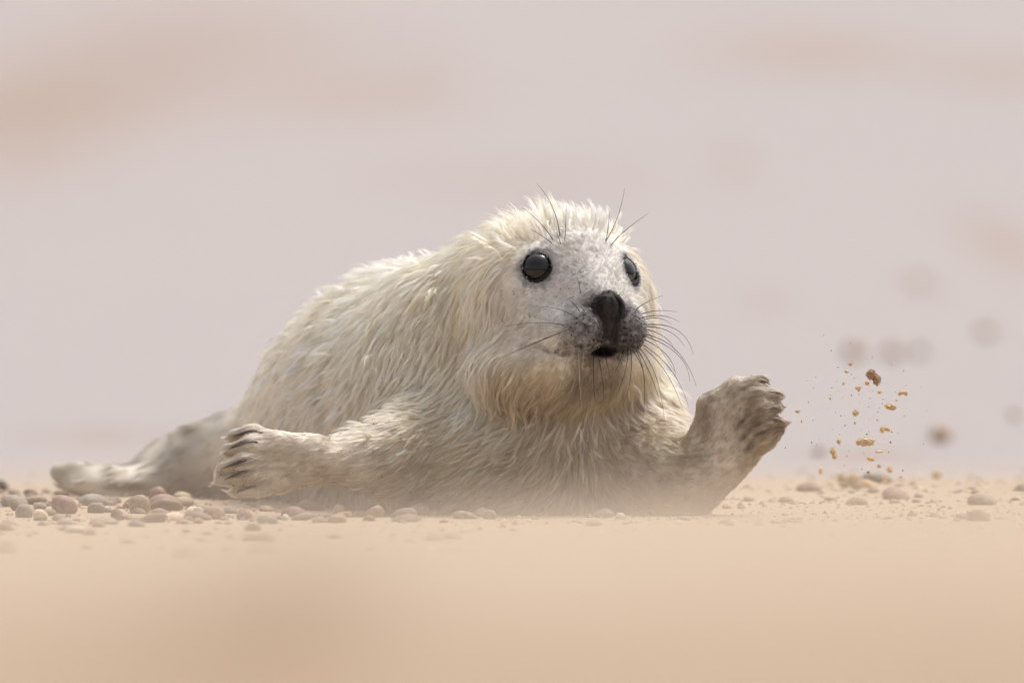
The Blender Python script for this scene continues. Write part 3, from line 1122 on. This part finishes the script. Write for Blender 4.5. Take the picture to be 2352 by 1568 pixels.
# sand grains sticking to the wet coat
def grain_mesh(name, pts, size, cols, mat):
    base = np.array([[1, 0, 0], [-1, 0, 0], [0, 1, 0], [0, -1, 0], [0, 0, 1], [0, 0, -1]], float)
    fb = np.array([[0, 2, 4], [2, 1, 4], [1, 3, 4], [3, 0, 4], [2, 0, 5], [1, 2, 5], [3, 1, 5], [0, 3, 5]])
    n = len(pts)
    V = pts[:, None] + base[None] * size[:, None, None] * (.6 + .8 * rng.random((n, 6, 1)))
    F = fb[None] + (np.arange(n) * 6)[:, None, None]
    me = mesh_from(name, V.reshape(-1, 3), F.reshape(-1, 3), False)
    set_color(me, np.repeat(cols, 6, 0))
    me.materials.append(mat)
    return me


m_grain, nt, b = material('sand_grains')
nt.links.new(attr_node(nt).outputs['Color'], b.inputs['Base Color'])
b.inputs['Roughness'].default_value = .8


def sand_cols(n):
    c = np.array([.42, .29, .18])[None] * (.65 + .7 * rng.random((n, 1)))
    return np.clip(c + rng.normal(0, .02, (n, 3)), .02, .8)


def dens_grain(P):
    L = to_head(P)
    g = np.exp(-np.sum(((L - np.array([-60, 30, -10])) / [22, 22, 40]) ** 2, 1)) + .8 * np.exp(-np.sum(((L - np.array([-25, 80, -30])) / [20, 30, 25]) ** 2, 1))
    tip = sum(np.exp(-np.sum(((P - D(*t[3], 0)) / .012) ** 2, 1)) for t in LT + RT)
    edge = np.exp(-np.sum(((P - D(1610, 960, 0)) / [.014, .03, .04]) ** 2, 1)) + .5 * np.exp(-np.sum(((P - D(850, 1030, 0)) / [.04, .03, .02]) ** 2, 1))
    chest = .12 * sstep(.14, .05, P[:, 2]) * (P[:, 1] < .1)
    return .5 * g + 4 * tip + 1.4 * edge + chest * .5


gp = sample_mesh(me_body, 130, dens_grain)
gp = np.concatenate([gp + rng.normal(0, .0016, (130, 3)) for _ in range(7)])
gp = gp + grad(gp, .001) * (.0022 - sdf(gp))[:, None]
gs = np.abs(rng.normal(.0003, .0002, len(gp))) + .0002
sp = SPOTS + grad(SPOTS, .001) * .0011
o = adopt(new_obj('whisker_spots', grain_mesh('whisker_spots', sp, rng.uniform(.0007, .0011, len(sp)), np.repeat(np.array([[.012, .009, .008]]), len(sp), 0), m_grain)))
o['kind'] = 'stuff'
o = adopt(new_obj('clinging_sand', grain_mesh('clinging_sand', gp, gs, sand_cols(len(gp)), m_grain)))
o['kind'] = 'stuff'

# ------------------------------------------------------------------ shingle
m_peb, nt, b = material('pebble_stone')
oi = nt.nodes.new('ShaderNodeObjectInfo')
tc = nt.nodes.new('ShaderNodeTexCoord'); nz = nt.nodes.new('ShaderNodeTexNoise')
nz.inputs['Scale'].default_value = 2.2; nz.inputs['Detail'].default_value = 7
nt.links.new(tc.outputs['Object'], nz.inputs['Vector'])
mr = nt.nodes.new('ShaderNodeMapRange'); mr.inputs[1].default_value = .3; mr.inputs[2].default_value = .7; mr.inputs[3].default_value = .72; mr.inputs[4].default_value = 1.25
nt.links.new(nz.outputs['Fac'], mr.inputs[0])
vm = nt.nodes.new('ShaderNodeVectorMath'); vm.operation = 'SCALE'
nt.links.new(oi.outputs['Color'], vm.inputs[0]); nt.links.new(mr.outputs[0], vm.inputs['Scale'])
nt.links.new(vm.outputs[0], b.inputs['Base Color'])
b.inputs['Roughness'].default_value = .62
bump(nt, b, 9, .25, .05)


def blob_mesh(name, seed, sub=2, rough=.16, fine=.0, flat=1.0):
    bm = bmesh.new(); bmesh.ops.create_icosphere(bm, subdivisions=sub, radius=1.0)
    V = np.array([v.co[:] for v in bm.verts])
    n = vnoise(V + seed * 7.3, 1.1, seed) * rough + vnoise(V + seed * 3.1, .5, seed + 1) * rough * .4
    if fine:
        n = n + vnoise(V + seed, .22, seed + 2) * fine + vnoise(V + seed, .1, seed + 3) * fine * .8
    V = V * (1 + n)[:, None] * [1, 1, flat]
    for v, q in zip(bm.verts, V):
        v.co = q
    for f in bm.faces:
        f.smooth = not fine
    me = bpy.data.meshes.new(name); bm.to_mesh(me); bm.free()
    return me


PEB = [blob_mesh('pebble', 40 + i, 2, .20 + .05 * (i % 4), .0) for i in range(14)]
for me in PEB:
    me.materials.append(m_peb)
TONE = {'tan': (.33, .24, .168), 'brown': (.21, .142, .098), 'grey': (.27, .228, .19), 'cream': (.66, .53, .35), 'pink': (.31, .205, .155), 'white': (.62, .55, .46), 'dark': (.12, .085, .065), 'far': (.44, .28, .17)}


def pebble(x, y, rx, rz, tone, label, group=None, cat='pebble', name='pebble', sink=.38, jitter=.12):
    o = new_obj(name, random.choice(PEB))
    z = float(ground_h(np.array([x]), np.array([y]))[0])
    o.scale = (rx, rx * random.uniform(.7, 1.1), rz)
    o.rotation_euler = (random.uniform(-.25, .25), random.uniform(-.25, .25), random.uniform(-.5, .5))
    o.location = (x, y, z + rz * (1 - 2 * sink))
    kf = random.uniform(1 - jitter * 1.5, 1 + jitter * 1.5); c = [max(.02, min(.85, v * kf * random.uniform(.97, 1.03))) for v in TONE[tone]]
    o.color = (*c, 1)
    tag(o, label, cat, group)
    return o


HERO = [(146, 1165, 66, 36, 'pink', 'large domed pinkish tan pebble among the shingle at the far left'),
        (92, 1176, 38, 22, 'cream', 'pale cream rounded pebble at lower left of the large domed pebble'),
        (46, 1156, 50, 20, 'brown', 'flat brown pebble near the left edge of the picture'),
        (92, 1154, 34, 14, 'grey', 'small grey pebble between the flat brown pebble and the domed one'),
        (220, 1163, 48, 22, 'grey', 'greyish flat topped pebble just right of the large domed pebble'),
        (269, 1174, 30, 24, 'brown', 'dark tan upright pebble in the shingle below the hind flippers'),
        (363, 1128, 46, 28, 'pink', 'reddish round pebble against the hind quarters, highest in the shingle'),
        (379, 1156, 84, 24, 'brown', 'wide flat brown pebble between reddish pebble and cream slab'),
        (320, 1163, 58, 38, 'tan', 'tall tan pebble left of the wide flat brown pebble'),
        (456, 1165, 28, 20, 'white', 'small whitish grey pebble left of the outstretched flipper'),
        (491, 1174, 56, 28, 'tan', 'rounded tan pebble directly under the claws of the outstretched flipper'),
        (366, 1179, 52, 14, 'cream', 'thin cream slab shaped pebble in the left shingle'),
        (235, 1194, 74, 20, 'tan', 'broad blurred tan pebble in front of the left shingle'),
        (353, 1189, 70, 17, 'pink', 'broad blurred pinkish pebble in front of the cream slab'),
        (54, 1171, 46, 28, 'grey', 'mottled grey pebble at the left edge beside the pale cream one'),
        (427, 1190, 28, 13, 'brown', 'small blurred brown pebble below the whitish grey one'),
        (779, 1161, 32, 22, 'cream', 'bright pale yellow pebble standing alone below the outstretched forelimb'),
        (857, 1168, 46, 22, 'tan', 'low rounded tan pebble right of the bright pale yellow one'),
        (654, 1176, 22, 11, 'white', 'tiny white pebble below the wrist of the outstretched flipper'),
        (692, 1176, 48, 16, 'grey', 'greyish oval pebble right of the tiny white pebble'),
        (562, 1176, 38, 20, 'brown', 'brownish pebble below the outstretched flipper digits'),
        (1106, 1165, 34, 18, 'white', 'white topped pebble in front of the middle of the chest'),
        (1124, 1173, 34, 20, 'tan', 'tan pebble touching the white topped pebble before the chest'),
        (1492, 1162, 56, 34, 'tan', 'large rounded tan pebble in front of the raised flipper elbow'),
        (1389, 1169, 54, 20, 'grey', 'greyish low pebble left of the large rounded tan pebble'),
        (1424, 1173, 28, 12, 'white', 'small whitish pebble between greyish pebble and large tan one'),
        (420, 1145, 60, 20, 'tan', 'tan flat pebble just right of the reddish round pebble'),
        (250, 1135, 60, 18, 'brown', 'brown flat pebble under the hind flippers'),
        (70, 1138, 70, 16, 'tan', 'flat tan pebble behind the left shingle, level with the flipper tips')]
for px, py, w, h, tone, lab in HERO:
    y = float(np.interp(py, [1120, 1145, 1165, 1180, 1200], [.62, .32, -.02, -.28, -.62]))
    s = (DIST + y) / DIST * PX
    pebble((px - 1176) * s, y, w * s * .46, max(h * s * .72, .004), tone, lab, sink=.22, jitter=.05)

placed = []
tries = 0
while len(placed) < 262 and tries < 8000:
    tries += 1
    x = random.uniform(-.56, -.16) if random.random() < .42 else random.uniform(-.56, .56); y = random.choice([random.uniform(-.6, .8), random.gauss(.1, .5), random.uniform(-2.2, 1.4)])
    if x > -.05 and random.random() < (.6 if (x < .2 and y < .1) else .15):
        continue
    rx = min(.015, max(.0035, random.lognormvariate(math.log(.0054), .5)))
    if any((x - q[0]) ** 2 + (y - q[1]) ** 2 < (rx + q[2]) ** 2 * .7 for q in placed):
        continue
    if sdf(np.array([[x, y, .004]]))[0] < rx * .6:
        continue
    placed.append((x, y, rx))
    tone = random.choices(['tan', 'brown', 'grey', 'cream', 'pink', 'white'], [5, 3, 2, .8, 3, .3])[0]
    word = {'tan': 'tan', 'brown': 'brown', 'grey': 'grey', 'cream': 'cream', 'pink': 'pinkish', 'white': 'whitish'}[tone]
    size = 'tiny' if rx < .0048 else ('small' if rx < .0078 else 'middling')
    if x < -.18:
        where = 'at the left edge of the shingle' if x < -.42 else ('in the shingle below the hind flippers' if x < -.30 else 'in the shingle by the outstretched flipper')
    elif x < .17:
        where = 'in front of the chest' if y < .15 else 'behind the pup'
    else:
        where = 'right of the raised flipper' if x < .36 else 'on the sand at the right edge'
    row = 'nearest row' if y < -.35 else ('middle row' if y < .25 else 'back row')
    pebble(x, y, rx, rx * random.uniform(.45, .75), tone, f'{size} {word} pebble {where}, {row}', f'{size} {word} pebbles {where}, {row}')

# stones far out of focus on the pale flat
FARS = [(1965, 822, .0135, 'far', 'blurred brown stone behind the flying sand, left of a close pair'), (2050, 822, .0135, 'far', 'blurred brown stone behind the flying sand, right of a close pair'),
        (2112, 815, .012, 'tan', 'faint blurred tan stone right of the close brown pair'), (2268, 772, .0135, 'far', 'blurred brown stone near the right edge, highest of the far stones'),
        (2160, 1013, .013, 'far', 'blurred flat brown stone low behind the flying sand'), (2330, 960, .007, 'tan', 'faint blurred stone at the right edge of the pale flat'),
        (1878, 1045, .006, 'tan', 'faint blurred tan stone behind the lower flying sand'), (2, 1128, .010, 'dark', 'dark blurred stone cut off by the left edge'),
        (2112, 655, .010, 'tan', 'very faint blurred stone above the close brown pair')]
for px, py, r, tone, lab in FARS:
    x, y = ray_ground(px, py, .5, 60)
    pebble(x, y, r, r * .9, tone, lab, name='stone', cat='stone', sink=.22)

# fine gravel and crumbs of sand between the pebbles
n = 5000
gx = rng.uniform(-.7, .7, n); gy = np.where(rng.random(n) < .75, rng.normal(.35, .55, n), rng.uniform(-4.2, 2.4, n))
gz = ground_h(gx, gy)
gsz = np.clip(rng.lognormal(math.log(.0011), .5, n), .0004, .004)
gcol = np.array([TONE[t] for t in rng.choice(['tan', 'tan', 'cream', 'pink', 'tan'], n)]) * rng.uniform(.9, 1.25, (n, 1))
o = new_obj('fine_gravel', grain_mesh('fine_gravel', np.stack([gx, gy, gz + gsz * .2], 1), gsz, np.clip(gcol, .02, .8), m_grain))
tag(o, 'fine tan gravel scattered between the pebbles', 'gravel', kind='stuff')

# ------------------------------------------------------------------ flying sand
m_clod, nt, b = material('flying_sand')
oi = nt.nodes.new('ShaderNodeObjectInfo')
tc = nt.nodes.new('ShaderNodeTexCoord'); nz = nt.nodes.new('ShaderNodeTexNoise')
nz.inputs['Scale'].default_value = 9; nz.inputs['Detail'].default_value = 3
nt.links.new(tc.outputs['Object'], nz.inputs['Vector'])
mr = nt.nodes.new('ShaderNodeMapRange'); mr.inputs[1].default_value = .35; mr.inputs[2].default_value = .68; mr.inputs[3].default_value = .5; mr.inputs[4].default_value = 1.5
nt.links.new(nz.outputs['Fac'], mr.inputs[0])
vm = nt.nodes.new('ShaderNodeVectorMath'); vm.operation = 'SCALE'
nt.links.new(oi.outputs['Color'], vm.inputs[0]); nt.links.new(mr.outputs[0], vm.inputs['Scale'])
nt.links.new(vm.outputs[0], b.inputs['Base Color'])
b.inputs['Roughness'].default_value = .95


def clod(lobes, seed):
    """crumbly lump: overlapping rough lobes with loose grains on the outside"""
    bm = bmesh.new()
    for q, (ox, oz, rx, rz) in enumerate(lobes):
        me = blob_mesh('lobe', seed + q * 5, 3, .30, .22)
        k0 = len(bm.verts)
        bm.from_mesh(me)
        bm.verts.ensure_lookup_table()
        for v in bm.verts[k0:]:
            v.co = (v.co.x * rx + ox, v.co.y * (rx + rz) * .5, v.co.z * rz + oz)
        bpy.data.meshes.remove(me)
    g = int(70)
    R = max(max(l[2], l[3]) for l in lobes)
    for _ in range(g):
        l = random.choice(lobes)
        th = random.uniform(0, 2 * math.pi); ph = random.uniform(-.9, .9)
        p = Vector((l[0] + l[2] * math.cos(th) * (1.0 + .22 * random.random()), l[2] * ph * .7, l[1] + l[3] * math.sin(th) * (1.0 + .22 * random.random())))
        bmesh.ops.create_icosphere(bm, subdivisions=1, radius=R * random.uniform(.05, .15), matrix=Matrix.Translation(p))
    me = bpy.data.meshes.new('sand_clump'); bm.to_mesh(me); bm.free()
    me.materials.append(m_clod)
    return me


# x, y, half width, half height, depth, tone, label (units of the flying cloud)
SAND = {'gold': (.72, .51, .29), 'dark': (.40, .26, .15), 'pale': (.72, .56, .37)}
CLODS = [(785, 470, 45, 42, 0, 'dark', 'largest dark brown sand clump with two lobes, high in the flying spray', [(-.15, .2, .9, .85), (.75, -.75, .62, .95)]),
         (742, 530, 20, 17, .01, 'gold', 'small sand clump close below left of the largest dark clump', None), (665, 572, 22, 17, 0, 'gold', 'small tan sand clump left below the largest dark clump', [(0, .2, 1, .7), (.2, -.9, .35, .6)]),
         (843, 606, 19, 16, .03, 'gold', 'little sand clump right below the largest dark clump', None), (1038, 614, 35, 20, 0, 'gold', 'golden arched sand clump, rightmost of the flying spray', [(0, .35, .8, .6), (-.7, -.3, .35, .5), (.75, -.3, .35, .5)]),
         (930, 724, 42, 26, 0, 'gold', 'golden oblong sand clump below left of the rightmost arched one', [(-.3, .15, .7, .8), (.5, -.3, .6, .7)]), (648, 778, 28, 25, 0, 'gold', 'roundish golden sand clump in the middle of the spray', None),
         (888, 918, 38, 28, .02, 'gold', 'curled golden sand clump above right of the broad oval one', [(-.5, .1, .5, .8), (.2, .35, .55, .45), (.8, .0, .35, .4)]), (729, 1018, 66, 34, 0, 'pale', 'broad oval pale sand clump in the lower spray', [(-.35, 0, .7, .85), (.4, .05, .65, .9)]),
         (460, 1110, 27, 45, 0, 'gold', 'upright oblong sand clump at lower left of the spray', [(-.2, .4, .8, .6), (.2, -.4, .7, .6)]), (503, 1018, 19, 22, .03, 'gold', 'small sand clump just above the upright oblong one', None),
         (769, 1158, 30, 22, .03, 'gold', 'ragged sand clump below the broad oval one', [(0, 0, .8, .7), (-.6, .4, .4, .4), (.5, -.4, .4, .4)]), (840, 1100, 38, 11, .12, 'pale', 'thin faint sand clump right below the broad oval one', None),
         (838, 1220, 18, 20, .18, 'gold', 'small soft sand clump right of the ragged one near the ground', None), (567, 433, 21, 15, .01, 'gold', 'small sand clump upper left of the spray', None), (600, 373, 20, 17, .05, 'pale', 'pale small sand clump at the top of the spray', None),
         (545, 530, 12, 16, .02, 'pale', 'tiny pale upright sand clump at left of the spray', None), (165, 766, 22, 15, 0, 'gold', 'golden sand clump nearest the raised flipper claws', None), (196, 846, 8, 13, .01, 'gold', 'tiny sand clump below the one nearest the claws', None),
         (434, 655, 12, 14, .01, 'pale', 'tiny pale sand clump midway between claws and spray', None), (640, 858, 12, 12, .06, 'pale', 'tiny pale sand clump below the roundish golden one', None), (356, 1255, 19, 30, .25, 'pale', 'soft upright sand clump low at the left of the spray', None),
         (535, 1340, 45, 60, .9, 'pale', 'large soft heap of sand leaving the ground, left of three', [(-.2, .3, .7, .6), (.2, -.4, .9, .7)]), (640, 1348, 55, 60, .9, 'pale', 'large soft heap of sand leaving the ground, middle of three', [(-.2, .2, .8, .8), (.3, -.4, .9, .6)]),
         (752, 1375, 58, 48, .95, 'pale', 'large soft heap of sand leaving the ground, right of three', [(-.4, .2, .6, .6), (.3, -.3, .8, .7)]), (928, 1250, 24, 29, .5, 'gold', 'blurred sand clump low on the right of the spray, upper of two', None),
         (884, 1328, 28, 36, .5, 'gold', 'blurred sand clump low on the right of the spray, lower of two', None), (1308, 1308, 40, 44, 1.5, 'gold', 'round blurred golden sand clump alone at the right, just above ground', None),
         (740, 952, 10, 10, .02, 'pale', 'tiny sand crumb just above the broad oval clump', None), (985, 672, 13, 9, .03, 'pale', 'tiny pale crumb between arched and oblong golden clumps', None), (825, 835, 9, 10, .05, 'pale', 'tiny pale crumb above the curled golden clump', None)]


def cloud_xy(X, Y):
    return (1900 + X / 3.4075) / 1.063, (780 + Y / 3.4075) / 1.063


U = PX / 3.4075 / 1.063 * 1.05
for i, (X, Y, hw, hh, dy, tone, lab, lobes) in enumerate(CLODS):
    if lobes is None:
        lobes = [(random.uniform(-.2, .2), random.uniform(-.15, .15), .8, .8), (random.uniform(-.5, .5), random.uniform(-.5, .5), .5, .45)]
    me = clod(lobes, 60 + i * 11)
    o = new_obj('sand_clump', me)
    p = D(*cloud_xy(X, Y), dy)
    s = (DIST + dy) / DIST
    o.location = tuple(p)
    o.scale = (hw * U * s, (hw + hh) * .5 * U * s, hh * U * s)
    kf = random.uniform(.85, 1.1); c = [v * kf for v in SAND[tone]]
    o.color = (*c, 1)
    tag(o, lab, 'sand clump', 'sand clumps flung up by the raised flipper')
SPECK = [(379, 132, 7), (441, 258, 5), (600, 198, 5), (240, 510, 5), (252, 686, 6), (671, 622, 7), (433, 628, 4), (765, 650, 8), (280, 1022, 8), (590, 1092, 5), (500, 395, 9), (647, 483, 5), (455, 910, 5), (920, 1100, 9), (875, 660, 9),
         (840, 735, 6), (762, 548, 6), (895, 878, 6), (935, 1020, 10), (550, 1215, 5), (695, 1245, 6), (1035, 1255, 7), (1020, 1310, 7), (505, 1075, 5), (60, 1065, 6), (318, 1040, 5), (690, 915, 5), (782, 322, 5), (610, 455, 7), (945, 935, 8), (750, 1270, 12)]
for _ in range(70):
    SPECK.append((random.gauss(690, 190), random.triangular(150, 1330, 850), random.uniform(2.5, 6)))
speck_me = [blob_mesh('sand_grain', 300 + i, 1, .35, .1) for i in range(4)]
for me in speck_me:
    me.materials.append(m_clod)
for X, Y, r in SPECK:
    o = new_obj('sand_grain', random.choice(speck_me))
    o.location = tuple(D(*cloud_xy(X, Y), random.uniform(-.03, .06)))
    o.scale = (r * U, r * U, r * U * random.uniform(.7, 1.2))
    kf = random.uniform(.6, 1.1); o.color = (*[v * kf for v in SAND[random.choice(['gold', 'dark', 'pale'])]], 1)
    tag(o, 'single loose sand grain flying between the larger sand clumps', 'sand grain', 'loose sand grains in the flying spray')
